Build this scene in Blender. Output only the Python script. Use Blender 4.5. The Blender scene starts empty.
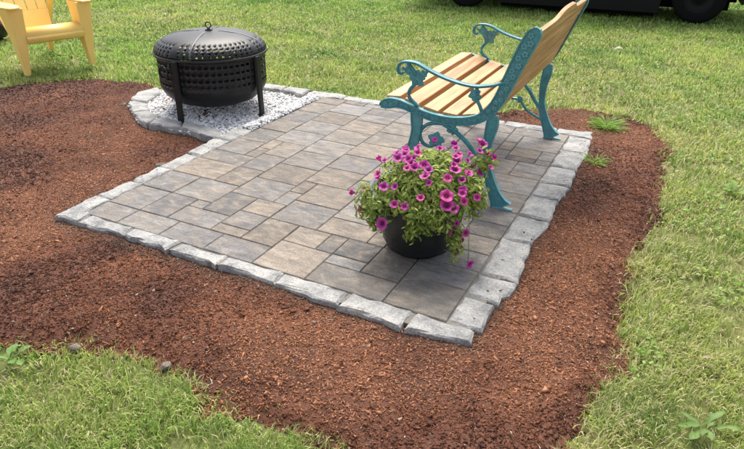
import bpy, bmesh, math, random
import numpy as np
from mathutils import Vector, Matrix
random.seed(7); rng = np.random.default_rng(7)
S = bpy.context.scene
COL = S.collection

# ------------------------------------------------------------------ camera
R = [[0.89118496, -0.21886416, 0.39735104],
     [0.45357815, 0.41542535, -0.78847234],
     [0.00749864, 0.88290444, 0.46949283]]
CAM = Vector((2.7272077, -1.75021595, 1.45))
cd = bpy.data.cameras.new('camera'); cam = bpy.data.objects.new('camera', cd); COL.objects.link(cam)
m = Matrix(R).to_4x4(); m.translation = CAM; cam.matrix_world = m
cd.sensor_width = 36; cd.lens = 610.77 / 744 * 36; cd.clip_end = 500; cd.clip_start = 0.05
S.camera = cam
S.render.resolution_x = 1024; S.render.resolution_y = 618

# ------------------------------------------------------------------ light
SUN_EL, SUN_AZ = math.radians(58), math.radians(118)   # azimuth measured from +X towards +Y
w = bpy.data.worlds.new('World'); S.world = w; w.use_nodes = True
nt = w.node_tree; bg = nt.nodes['Background']
sky = nt.nodes.new('ShaderNodeTexSky'); sky.sky_type = 'NISHITA'; sky.sun_disc = False
sky.sun_elevation = SUN_EL; sky.sun_rotation = math.radians(90) - SUN_AZ
sky.air_density = 0.8; sky.dust_density = 3.0; sky.ozone_density = 1.0
hs = nt.nodes.new('ShaderNodeHueSaturation'); hs.inputs['Saturation'].default_value = .45   # thin high cloud greys the blue
nt.links.new(sky.outputs[0], hs.inputs['Color']); nt.links.new(hs.outputs[0], bg.inputs[0]); bg.inputs[1].default_value = 0.15
sd = bpy.data.lights.new('sun', 'SUN'); sd.energy = 2.5; sd.angle = math.radians(38); sd.color = (1.0, 0.94, 0.84)
sun = bpy.data.objects.new('sun', sd); COL.objects.link(sun)
dv = Vector((math.cos(SUN_EL) * math.cos(SUN_AZ), math.cos(SUN_EL) * math.sin(SUN_AZ), math.sin(SUN_EL)))
sun.rotation_euler = dv.to_track_quat('Z', 'Y').to_euler(); sun.location = (0, 0, 8)
S.view_settings.view_transform = 'Standard'; S.view_settings.look = 'None'
S.view_settings.exposure = 1.05; S.view_settings.gamma = 1

# ------------------------------------------------------------------ helpers
def lin(r, g, b):
    f = lambda c: (c / 255 / 12.92) if c / 255 <= .04045 else ((c / 255 + .055) / 1.055) ** 2.4
    return (f(r), f(g), f(b), 1)

class Mat:
    """tiny node builder"""
    def __init__(s, name):
        s.m = bpy.data.materials.new(name); s.m.use_nodes = True
        s.t = s.m.node_tree; s.b = s.t.nodes['Principled BSDF']; s.out = s.t.nodes['Material Output']
    def n(s, kind, **kw):
        nd = s.t.nodes.new('ShaderNode' + kind)
        for k, v in kw.items():
            if k in nd.inputs: nd.inputs[k].default_value = v
            else: setattr(nd, k, v)
        return nd
    def l(s, a, b): s.t.links.new(a, b)
    def coord(s, kind='Object', scale=(1, 1, 1), rnd=False):
        tc = s.n('TexCoord'); mp = s.n('Mapping'); mp.inputs['Scale'].default_value = scale
        s.l(tc.outputs[kind], mp.inputs[0])
        if rnd:
            oi = s.n('ObjectInfo'); ml = s.n('Math', operation='MULTIPLY'); ml.inputs[1].default_value = 37.0
            s.l(oi.outputs['Random'], ml.inputs[0]); s.l(ml.outputs[0], mp.inputs['Location'])
        return mp.outputs[0]
    def noise(s, vec, scale, detail=4, rough=.55, dist=0):
        nd = s.n('TexNoise', Scale=scale, Detail=detail, Roughness=rough, Distortion=dist); s.l(vec, nd.inputs['Vector']); return nd.outputs['Fac']
    def ramp(s, fac, stops):
        r = s.n('ValToRGB'); e = r.color_ramp.elements
        while len(e) < len(stops): e.new(.5)
        for el, (p, c) in zip(e, stops): el.position = p; el.color = c if len(c) == 4 else (*c, 1)
        s.l(fac, r.inputs[0]); return r.outputs[0]
    def mix(s, fac, a, b, mode='MIX'):
        x = s.n('Mix', data_type='RGBA', blend_type=mode)
        for sock, v in ((x.inputs[0], fac), (x.inputs[6], a), (x.inputs[7], b)):
            if hasattr(v, 'links') or hasattr(v, 'is_linked'): s.l(v, sock)
            else: sock.default_value = v
        return x.outputs[2]
    def bump(s, h, strength=.4, dist=.01, prev=None):
        b = s.n('Bump', Strength=strength, Distance=dist); s.l(h, b.inputs['Height'])
        if prev is not None: s.l(prev, b.inputs['Normal'])
        s.l(b.outputs[0], s.b.inputs['Normal']); return b.outputs[0]
    def base(s, c):
        if hasattr(c, 'links'): s.l(c, s.b.inputs['Base Color'])
        else: s.b.inputs['Base Color'].default_value = c
    def rough(s, v): s.b.inputs['Roughness'].default_value = v

def link(o, parent=None):
    COL.objects.link(o)
    if parent is not None: o.parent = parent
    return o
def tag(o, label=None, cat=None, group=None, kind=None):
    if label: o['label'] = label
    if cat: o['category'] = cat
    if group: o['group'] = group
    if kind: o['kind'] = kind
    return o
def empty(name, loc=(0, 0, 0), rz=0):
    o = bpy.data.objects.new(name, None); o.empty_display_size = .1; o.location = loc; o.rotation_euler = (0, 0, rz); return link(o)
def bobj(name, bm, mat, parent=None, smooth=False):
    me = bpy.data.meshes.new(name); bmesh.ops.recalc_face_normals(bm, faces=bm.faces); bm.to_mesh(me); bm.free()
    if smooth:
        me.polygons.foreach_set('use_smooth', [True] * len(me.polygons))
    for mm in (mat if isinstance(mat, (list, tuple)) else [mat]): me.materials.append(mm)
    return link(bpy.data.objects.new(name, me), parent)
def inst(name, me, parent=None, loc=(0, 0, 0), rot=(0, 0, 0), sc=(1, 1, 1)):
    o = bpy.data.objects.new(name, me); o.location = loc; o.rotation_euler = rot; o.scale = sc; return link(o, parent)
def npmesh(name, V, F, mat, col=None, parent=None, smooth=False):
    """V (n,3), F (m,k) all faces the same size, col (n,3) optional"""
    me = bpy.data.meshes.new(name); n, (mf, k) = len(V), F.shape
    me.vertices.add(n); me.vertices.foreach_set('co', np.ascontiguousarray(V, dtype=np.float32).ravel())
    me.loops.add(mf * k); me.loops.foreach_set('vertex_index', np.ascontiguousarray(F, dtype=np.int32).ravel())
    me.polygons.add(mf); me.polygons.foreach_set('loop_start', np.arange(0, mf * k, k, dtype=np.int32))
    me.polygons.foreach_set('loop_total', np.full(mf, k, dtype=np.int32))
    if smooth: me.polygons.foreach_set('use_smooth', np.ones(mf, dtype=bool))
    me.update(calc_edges=True)
    if col is not None:
        a = me.color_attributes.new('tint', 'FLOAT_COLOR', 'POINT')
        a.data.foreach_set('color', np.c_[col, np.ones(n)].astype(np.float32).ravel())
    me.materials.append(mat)
    return link(bpy.data.objects.new(name, me), parent)
def catmull(pts, per=6):
    P = [Vector(p) for p in pts]; P = [2 * P[0] - P[1]] + P + [2 * P[-1] - P[-2]]; out = []
    for i in range(1, len(P) - 2):
        for k in range(per):
            t = k / per; a, b, c, d = P[i - 1:i + 3]
            out.append(.5 * ((2 * b) + (c - a) * t + (2 * a - 5 * b + 4 * c - d) * t * t + (3 * b - a - 3 * c + d) * t ** 3))
    out.append(P[-2]); return out
def tube(bm, pts, rad, seg=8, cap=True, flat=1.0):
    pts = [Vector(p) for p in pts]; n = len(pts)
    if not hasattr(rad, '__len__'): rad = [rad] * n
    rings = []; up = Vector((0, 0, 1))
    for i, p in enumerate(pts):
        t = (pts[min(i + 1, n - 1)] - pts[max(i - 1, 0)]).normalized()
        a = t.cross(up)
        if a.length < .1: a = t.cross(Vector((0, 1, 0)))
        a.normalize(); b = t.cross(a)
        rings.append([bm.verts.new(p + rad[i] * (a * math.cos(2 * math.pi * k / seg) + flat * b * math.sin(2 * math.pi * k / seg))) for k in range(seg)])
    for r0, r1 in zip(rings, rings[1:]):
        for k in range(seg): bm.faces.new((r0[k], r0[(k + 1) % seg], r1[(k + 1) % seg], r1[k]))
    if cap: bm.faces.new(rings[0]); bm.faces.new(list(reversed(rings[-1])))
def lathe(bm, prof, seg=48, skip=None, c=(0, 0, 0)):
    rings = []
    for r, z in prof:
        if r < 1e-5: rings.append([bm.verts.new((c[0], c[1], c[2] + z))])
        else: rings.append([bm.verts.new((c[0] + r * math.cos(2 * math.pi * k / seg), c[1] + r * math.sin(2 * math.pi * k / seg), c[2] + z)) for k in range(seg)])
    for j, (a, b) in enumerate(zip(rings, rings[1:])):
        for k in range(seg):
            if skip and skip(j, k): continue
            q = (k + 1) % seg
            if len(a) == 1 and len(b) == 1: continue
            if len(a) == 1: bm.faces.new((a[0], b[k], b[q]))
            elif len(b) == 1: bm.faces.new((a[k], a[q], b[0]))
            else: bm.faces.new((a[k], a[q], b[q], b[k]))
def box(bm, lo, hi, mtx=None):
    x0, y0, z0 = lo; x1, y1, z1 = hi
    v = [bm.verts.new(Vector(p) if mtx is None else mtx @ Vector(p)) for p in ((x0, y0, z0), (x1, y0, z0), (x1, y1, z0), (x0, y1, z0), (x0, y0, z1), (x1, y0, z1), (x1, y1, z1), (x0, y1, z1))]
    for f in ((0, 3, 2, 1), (4, 5, 6, 7), (0, 1, 5, 4), (1, 2, 6, 5), (2, 3, 7, 6), (3, 0, 4, 7)): bm.faces.new([v[i] for i in f])
def loft(bm, secs, cap=True):
    rings = [[bm.verts.new(p) for p in s_] for s_ in secs]; n = len(rings[0])
    for a, b in zip(rings, rings[1:]):
        for k in range(n): bm.faces.new((a[k], a[(k + 1) % n], b[(k + 1) % n], b[k]))
    if cap: bm.faces.new(rings[0]); bm.faces.new(list(reversed(rings[-1])))
def bevel(o, wd, seg=2):
    md = o.modifiers.new('bevel', 'BEVEL'); md.width = wd; md.segments = seg; md.limit_method = 'ANGLE'; md.angle_limit = math.radians(40); return o

def hsh(ix, iy, s):
    h = (ix.astype(np.int64) * 374761393 + iy.astype(np.int64) * 668265263 + s * 1442695041) & 0x7fffffff
    h = ((h ^ (h >> 13)) * 1274126177) & 0x7fffffff
    return ((h ^ (h >> 16)) & 0xffff) / 65535.0
def vnoise(x, y, f, s=0):
    x = np.asarray(x, float) * f; y = np.asarray(y, float) * f
    ix = np.floor(x); iy = np.floor(y); fx = x - ix; fy = y - iy
    fx = fx * fx * (3 - 2 * fx); fy = fy * fy * (3 - 2 * fy)
    a = hsh(ix, iy, s); b = hsh(ix + 1, iy, s); c = hsh(ix, iy + 1, s); d = hsh(ix + 1, iy + 1, s)
    return (a * (1 - fx) + b * fx) * (1 - fy) + (c * (1 - fx) + d * fx) * fy
def fbm(x, y, f, s=0, o=3):
    return sum(vnoise(x, y, f * 2 ** k, s + k) * .5 ** k for k in range(o)) / sum(.5 ** k for k in range(o))
def inside(px, py, poly):
    c = np.zeros(px.shape, bool); n = len(poly)
    for i in range(n):
        x0, y0 = poly[i]; x1, y1 = poly[(i + 1) % n]
        if y0 == y1: continue
        hit = ((y0 > py) != (y1 > py)) & (px < (x1 - x0) * (py - y0) / (y1 - y0) + x0)
        c ^= hit
    return c
def edge_dist(px, py, poly):
    d = np.full(px.shape, 1e9); n = len(poly)
    for i in range(n):
        a = np.array(poly[i]); b = np.array(poly[(i + 1) % n]); ab = b - a
        t = np.clip(((px - a[0]) * ab[0] + (py - a[1]) * ab[1]) / (ab @ ab + 1e-12), 0, 1)
        d = np.minimum(d, np.hypot(px - a[0] - t * ab[0], py - a[1] - t * ab[1]))
    return d

# ------------------------------------------------------------------ outlines on the ground
MULCH = [(-3.1, 1.2), (-2.7, .2), (-1.3, -.55), (0.0, -.9), (0.652, -0.749), (0.778, -0.716), (0.917, -0.631), (1.074, -0.608), (1.257, -0.593), (1.415, -0.587),
         (1.577, -0.623), (1.722, -0.623), (1.868, -0.61), (1.991, -0.601), (2.05, -0.61), (2.2, -.72), (2.45, -.74), (2.62, -.55), (2.689, -0.28),
         (2.716, -0.18), (2.724, -0.028), (2.739, 0.09), (2.786, 0.264), (2.751, 0.642), (2.746, 1.005), (2.782, 1.356), (2.801, 1.766), (2.785, 2.247),
         (2.765, 2.737), (2.635, 3.148), (2.429, 3.35), (2.195, 3.38), (1.876, 3.36), (1.609, 3.138), (1.371, 2.82), (1.042, 2.76), (0.649, 2.69),
         (0.3, 2.68), (.1, 2.5), (-.9, 2.1), (-1.38, 2.17), (-1.578, 2.329), (-1.831, 2.272), (-2.131, 2.191), (-2.425, 1.989), (-2.572, 1.786), (-2.652, 1.548)]
PATIO = [(0, 0), (2.25, 0), (2.29, 2.63), (0, 2.63)]
RING = [(-.02, 1.33), (-.40, 1.38), (-.67, 1.33), (-.81, 1.373), (-.967, 1.484), (-1.18, 1.63), (-1.35, 1.894), (-1.30, 2.08), (-1.16, 2.3), (-.88, 2.5), (-.524, 2.593), (0.02, 2.62)]
RINGC = (-.45, 1.95)

# ------------------------------------------------------------------ materials
def mat_simple(name, c, rough=.5, metal=0, spec=.5):
    q = Mat(name); q.base(c); q.rough(rough); q.b.inputs['Metallic'].default_value = metal; q.b.inputs['Specular IOR Level'].default_value = spec; return q

q = Mat('lawn_soil'); co = q.coord('Object')
a = q.noise(co, 1.3, 5); b_ = q.noise(co, 60, 6, .7)
c1 = q.ramp(a, [(.35, (.14, .19, .04)), (.65, (.27, .25, .09))]); c2 = q.ramp(b_, [(.3, (.35, .35, .35)), (.7, (1.25, 1.25, 1.25))])
q.base(q.mix(1.0, c1, c2, 'MULTIPLY')); q.rough(.95); q.bump(b_, .8, .03); M_SOIL = q.m

q = Mat('blade'); at = q.n('Attribute', attribute_name='tint'); q.base(at.outputs['Color']); q.rough(.55); q.b.inputs['Specular IOR Level'].default_value = .35
tr = q.n('BsdfTranslucent'); q.l(at.outputs['Color'], tr.inputs[0]); mx = q.n('MixShader'); mx.inputs[0].default_value = .42
q.l(q.b.outputs[0], mx.inputs[1]); q.l(tr.outputs[0], mx.inputs[2]); q.l(mx.outputs[0], q.out.inputs[0]); M_BLADE = q.m

q = Mat('mulch_chip'); at = q.n('Attribute', attribute_name='tint'); q.base(at.outputs['Color']); q.rough(.9); q.b.inputs['Specular IOR Level'].default_value = .2; M_CHIP = q.m

q = Mat('mulch_soil'); co = q.coord('Object'); a = q.noise(co, 2.2, 5, .6); b_ = q.noise(co, 110, 5, .7)
c1 = q.ramp(a, [(.30, (.07, .028, .018)), (.52, (.15, .056, .031)), (.72, (.25, .10, .05))]); c2 = q.ramp(b_, [(.3, (.4, .4, .4)), (.7, (1.3, 1.3, 1.3))])
q.base(q.mix(1.0, c1, c2, 'MULTIPLY')); q.rough(.95); q.bump(b_, .9, .012); M_MULCH = q.m

# concrete pavers: object colour sets the blend, streaks of a second hue run through each piece
q = Mat('paver'); oi = q.n('ObjectInfo'); co = q.coord('Object', rnd=True); cs = q.coord('Object', (1, 2.6, 1), rnd=True)
mpn = cs.node; oi2 = q.n('ObjectInfo'); mm = q.n('Math', operation='MULTIPLY'); mm.inputs[1].default_value = 6.28; q.l(oi2.outputs['Random'], mm.inputs[0]); cx3 = q.n('CombineXYZ'); q.l(mm.outputs[0], cx3.inputs[2]); q.l(cx3.outputs[0], mpn.inputs['Rotation'])
big = q.noise(co, 7, 4, .6, 1.2); st = q.noise(cs, 9, 6, .65, .8); fi = q.noise(co, 150, 5, .8)
tan = q.mix(q.ramp(big, [(.40, (0, 0, 0)), (.68, (.75, .75, .75))]), oi.outputs['Color'], (.27, .22, .165, 1))
dk = q.mix(q.ramp(st, [(.34, (.6, .6, .6)), (.58, (0, 0, 0))]), tan, (.070, .066, .066, 1))
lt = q.mix(q.ramp(st, [(.56, (0, 0, 0)), (.78, (.55, .55, .55))]), dk, (.34, .325, .31, 1))
sp = q.ramp(fi, [(.30, (.5, .5, .5)), (.5, (1, 1, 1)), (.72, (1.4, 1.4, 1.4))])
q.base(q.mix(1.0, lt, sp, 'MULTIPLY')); q.rough(.8)
cl = q.noise(co, 14, 6, .7, .6); n1 = q.bump(cl, .9, .016); q.bump(fi, .5, .004, n1); M_PAVER = q.m

q = Mat('granite'); co = q.coord('Object', rnd=True); a = q.noise(co, 9, 4, .6); v = q.noise(co, 95, 5, .8); v2 = q.noise(co, 240, 3, .7)
c1 = q.ramp(a, [(.3, (.20, .20, .195)), (.5, (.36, .356, .345)), (.75, (.52, .495, .445))])
c2 = q.ramp(v, [(.30, (.45, .45, .46)), (.46, (.88, .88, .88)), (.60, (1.12, 1.12, 1.12)), (.72, (1.4, 1.4, 1.4))])
c3 = q.mix(1.0, c1, c2, 'MULTIPLY')
q.base(q.mix(q.ramp(v2, [(.35, (.35, .35, .35)), (.45, (0, 0, 0))]), c3, (.12, .12, .13, 1))); q.rough(.75); n1 = q.bump(v, .9, .008); q.bump(a, .9, .03, n1); M_GRAN = q.m

q = Mat('joint_sand'); co = q.coord('Object'); f = q.noise(co, 300, 3, .7); q.base(q.ramp(f, [(.3, (.095, .088, .078)), (.7, (.22, .205, .18))])); q.rough(.95); M_SAND = q.m
q = Mat('gravel'); oi = q.n('Attribute', attribute_name='tint'); q.base(oi.outputs['Color']); q.rough(.6); M_GRAV = q.m

q = Mat('teal_iron'); co = q.coord('Object'); a = q.noise(co, 24, 5, .6); g = q.n('NewGeometry')
pt = q.ramp(g.outputs['Pointiness'], [(.54, (.0, .0, .0)), (.70, (.45, .45, .45))])
c1 = q.ramp(a, [(.3, (.006, .098, .126)), (.55, (.014, .185, .222)), (.75, (.040, .275, .305))])
q.base(q.mix(pt, c1, (.30, .56, .60, 1))); q.rough(.34); q.bump(q.noise(co, 130, 3, .6), .35, .004); M_TEAL = q.m

def wood(name, a1, a2, a3):
    q = Mat(name); cs = q.coord('Object', (38, 1.6, 38), rnd=True); g = q.noise(cs, 1.1, 5, .6, .6); co = q.coord('Object', (1, .35, 1), rnd=True); b = q.noise(co, 9, 3)
    c = q.ramp(g, [(.3, a1), (.5, a2), (.72, a3)]); q.base(q.mix(1.0, c, q.ramp(b, [(.3, (.82, .80, .78)), (.7, (1.1, 1.1, 1.1))]), 'MULTIPLY')); q.rough(.55); q.bump(g, .25, .002); return q.m
M_WOOD = wood('slat_wood', (.31, .135, .048), (.50, .27, .112), (.62, .40, .205))

q = Mat('black_steel'); co = q.coord('Object'); a = q.noise(co, 14, 4); q.base(q.ramp(a, [(.3, (.005, .005, .006)), (.7, (.012, .012, .013))])); q.rough(.42)
q.b.inputs['Specular IOR Level'].default_value = .35; q.bump(q.noise(co, 150, 3), .12, .002); M_STEEL = q.m
M_HOLE_LIGHT = mat_simple('hole_light_grey', (.12, .115, .11, 1), .9).m  # grey bowl lining, paints in the daylight showing through the holes
M_PALE = mat_simple('worn_seam', (.10, .10, .105, 1), .4, .3).m
q = Mat('pot_plastic'); co = q.coord('Object'); a = q.noise(co, 20, 4); q.base(q.ramp(a, [(.3, (.006, .008, .008)), (.7, (.012, .016, .016))])); q.rough(.30); M_POT = q.m
M_POTRIM = mat_simple('pot_rim_plastic', (.045, .058, .064, 1), .2, 0, .8).m  # base paler than the pot, paints in some sky reflection on the lip
M_PSOIL = mat_simple('potting_soil', (.03, .022, .016, 1), .95).m
q = Mat('yellow_plastic'); co = q.coord('Object'); a = q.noise(co, 5, 4); q.base(q.ramp(a, [(.3, (.90, .58, .15)), (.7, (.96, .66, .20))])); q.rough(.5); q.b.inputs['Subsurface Weight'].default_value = 0.0; M_YEL = q.m
q = Mat('petal'); at = q.n('Attribute', attribute_name='tint'); oi = q.n('ObjectInfo'); hv = q.n('HueSaturation'); q.l(at.outputs['Color'], hv.inputs['Color'])
ml = q.n('MapRange'); q.l(oi.outputs['Random'], ml.inputs[0]); ml.inputs[3].default_value = .47; ml.inputs[4].default_value = .52; q.l(ml.outputs[0], hv.inputs['Hue'])
ml = q.n('MapRange'); q.l(oi.outputs['Random'], ml.inputs[0]); ml.inputs[3].default_value = .75; ml.inputs[4].default_value = 1.25; q.l(ml.outputs[0], hv.inputs['Value'])
q.l(hv.outputs[0], q.b.inputs['Base Color']); q.rough(.6)
tr = q.n('BsdfTranslucent'); q.l(hv.outputs[0], tr.inputs[0]); mx = q.n('MixShader'); mx.inputs[0].default_value = .3
q.l(q.b.outputs[0], mx.inputs[1]); q.l(tr.outputs[0], mx.inputs[2]); q.l(mx.outputs[0], q.out.inputs[0]); M_PETAL = q.m
M_CAR = mat_simple('car_paint', (.004, .004, .005, 1), .45, 0, .2).m
M_UNDER = mat_simple('car_underbody', (.005, .005, .005, 1), .9, 0, .1).m
M_TYRE = mat_simple('tyre_rubber', (.008, .008, .008, 1), .9, 0, .1).m
M_RIM = mat_simple('wheel_steel', (.006, .006, .006, 1), .6, 0, .2).m
M_GLASS = mat_simple('car_glass', (.01, .012, .014, 1), .05).m
q = Mat('grey_rock'); co = q.coord('Object', rnd=True); a = q.noise(co, 30, 5, .7); q.base(q.ramp(a, [(.3, (.085, .068, .055)), (.7, (.20, .165, .135))])); q.rough(.9); q.bump(a, .5, .01); M_ROCK = q.m

# ------------------------------------------------------------------ ground
bm = bmesh.new(); NX = 24
vs = [[bm.verts.new((-150 + 300 * i / NX, -150 + 300 * j / NX, -.074)) for j in range(NX + 1)] for i in range(NX + 1)]
for i in range(NX):
    for j in range(NX): bm.faces.new((vs[i][j], vs[i + 1][j], vs[i + 1][j + 1], vs[i][j + 1]))
tag(bobj('ground', bm, M_SOIL), kind='structure')

def ragged(x, y):
    j = (fbm(x, y, 9, 50) - .5) * .13 + (fbm(x, y, 30, 55) - .5) * .05; k = (fbm(x, y, 9, 60) - .5) * .13
    return x + j, y + k
def in_mulch(x, y):
    rx, ry = ragged(x, y); return inside(rx, ry, MULCH)
def mulch_h(x, y):
    h = -.026 + (fbm(x, y, 2.2, 3) - .5) * .040 + (fbm(x, y, 9, 5) - .5) * .016
    rx, ry = ragged(x, y); h = h - .042 * np.exp(-(edge_dist(rx, ry, MULCH) / .09) ** 2) * (1 - .6 * np.exp(-((x - .2) / .9) ** 2) * (y > 2.3))
    d = edge_dist(x, y, PATIO); h = h + .010 * np.exp(-(d / .09) ** 2) - .022 * np.exp(-(edge_dist(x, y, RING) / .22) ** 2)
    return h
g = .028; gx = np.arange(-3.3, 3.0, g); gy = np.arange(-1.05, 3.5, g)
X, Y = np.meshgrid(gx, gy, indexing='ij'); cx = X[:-1, :-1] + g / 2; cy = Y[:-1, :-1] + g / 2
keep = in_mulch(cx, cy)
Z = mulch_h(X, Y); Z -= .0
I = np.arange(X.size).reshape(X.shape)
F = np.stack([I[:-1, :-1], I[1:, :-1], I[1:, 1:], I[:-1, 1:]], -1)[keep]
u_, inv = np.unique(F.ravel(), return_inverse=True); V = np.c_[X.ravel(), Y.ravel(), Z.ravel()][u_]
tag(npmesh('mulch_bed', V, inv.reshape(-1, 4), M_MULCH, smooth=True), kind='structure')

# ------------------------------------------------------------------ loose mulch: crumbs and chips
def chips(n, region, smin, smax, seed, zoff=0, keepfn=None):
    r = np.random.default_rng(seed); x = r.uniform(region[0], region[1], n); y = r.uniform(region[2], region[3], n)
    k = in_mulch(x, y) & ~inside(x, y, [(.02, .02), (2.24, .02), (2.28, 2.60), (.02, 2.60)]) & ~inside(x, y, RING)
    if keepfn is not None: k &= keepfn(x, y, r)
    x, y = x[k], y[k]; n = len(x)
    s = smin + (smax - smin) * r.power(.45, n) if False else smin + (smax - smin) * r.random(n) ** 2.2
    z = mulch_h(x, y) + s * .22 + zoff
    T = np.array([[1, 0, -.5], [-.6, .8, -.5], [-.6, -.8, -.5], [.1, 0, .75]], float)[None] * np.stack([s, s * r.uniform(.28, .8, n), s * r.uniform(.3, .75, n)], -1)[:, None, :]
    spl = (r.random(n) < .5)[:, None, None]; T = np.where(spl, T * np.array([1.75, .5, .5]), T)
    T = T + r.normal(0, .12, T.shape) * s[:, None, None] * np.where(spl, .5, 1)
    a = r.uniform(0, 6.283, n); tl = r.normal(0, .45, n)
    ca, sa, ct, st = np.cos(a), np.sin(a), np.cos(tl), np.sin(tl)
    X0, Y0, Z0 = T[..., 0], T[..., 1], T[..., 2]
    X1 = X0 * ct[:, None] + Z0 * st[:, None]; Z1 = -X0 * st[:, None] + Z0 * ct[:, None]
    V = np.stack([x[:, None] + X1 * ca[:, None] - Y0 * sa[:, None], y[:, None] + X1 * sa[:, None] + Y0 * ca[:, None], z[:, None] + Z1], -1).reshape(-1, 3)
    f = np.array([[0, 2, 1], [0, 1, 3], [1, 2, 3], [2, 0, 3]])
    F = (np.arange(n)[:, None, None] * 4 + f[None]).reshape(-1, 3)
    t = np.clip((fbm(x * .8 + y * .6, y * .8 - x * .6, 1.5, 21) - .5) * 3.0 + .44 + (fbm(x, y, 6, 25) - .5) * .8 + r.normal(0, .15, n), 0, 1)
    pal = np.array([[.052, .023, .016], [.118, .047, .028], [.200, .080, .042], [.33, .152, .080]])
    q_ = t * 2.999; i = q_.astype(int); fr = (q_ - i)[:, None]; c = pal[i] * (1 - fr) + pal[np.minimum(i + 1, 3)] * fr
    gr = r.random(n) < .030 * (.4 + 1.6 * fbm(x, y, 3, 31)); c[gr] = np.array([.30, .235, .19]) * r.uniform(.5, 1.15, (gr.sum(), 1))
    dk = r.random(n) < .20; c[dk] *= .40
    c *= r.uniform(.65, 1.3, (n, 1))
    ed = (np.exp(-(np.minimum(edge_dist(x, y, PATIO), edge_dist(x, y, RING)) / .045) ** 2) * (r.random(n) < .8))[:, None] * .7
    c = c * (1 - ed) + np.array([.115, .092, .070]) * r.uniform(.5, 1.2, (n, 1)) * ed            # sandy subsoil dug up along the stones
    return V, F, np.repeat(c, 4, 0)
near = lambda x, y, r: r.random(len(x)) < np.clip((2.6 / np.hypot(x - CAM[0], y - CAM[1])) ** 1.15, 0, 1)
def vis(x, y):   # the wedge of ground the camera looks at, with a margin on each side
    a = np.arctan2(y - CAM[1], x - CAM[0]) - math.radians(116.75); d = np.hypot(x - CAM[0], y - CAM[1])
    return (np.abs(a) < math.radians(44)) & (d > .9)
nv = lambda x, y, r: near(x, y, r) & vis(x, y)
P1 = chips(820000, (-3.2, 2.9, -1.0, 3.45), .0028, .0105, 11, keepfn=nv)
P2 = chips(14000, (-3.2, 2.9, -1.0, 3.45), .010, .021, 12, keepfn=nv)
V = np.r_[P1[0], P2[0]]; F = np.r_[P1[1], P2[1] + len(P1[0])]
rr_ = np.random.default_rng(77)
ns = 130; ex = rr_.random(ns); side = rr_.integers(0, 3, ns); off = np.abs(rr_.normal(0, .035, ns))
sx = np.where(side == 0, ex * 2.25, np.where(side == 1, off + .004, 2.262 - off)); sy = np.where(side == 0, off + .004, ex * np.where(side == 1, 1.5, 2.5))
idx = rr_.integers(0, len(P2[0]) // 4, ns); blk = P2[0].reshape(-1, 4, 3)[idx]; blk = (blk - blk.mean(1, keepdims=True)) * .4 + np.stack([sx, sy, np.full(ns, .0055)], -1)[:, None]
V = np.r_[V, blk.reshape(-1, 3)]; F = np.r_[F, (np.arange(ns)[:, None, None] * 4 + np.array([[0, 2, 1], [0, 1, 3], [1, 2, 3], [2, 0, 3]])[None]).reshape(-1, 3) + len(P1[0]) + len(P2[0])]
P2 = (P2[0], P2[1], np.r_[P2[2], P2[2].reshape(-1, 4, 3)[idx].reshape(-1, 3)])
print('mulch tris', len(F))
tag(npmesh('mulch_chips', V, F, M_CHIP, np.r_[P1[2], P2[2]]), 'red brown crumbly mulch spread around the paver patio', 'mulch', kind='stuff')

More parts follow.
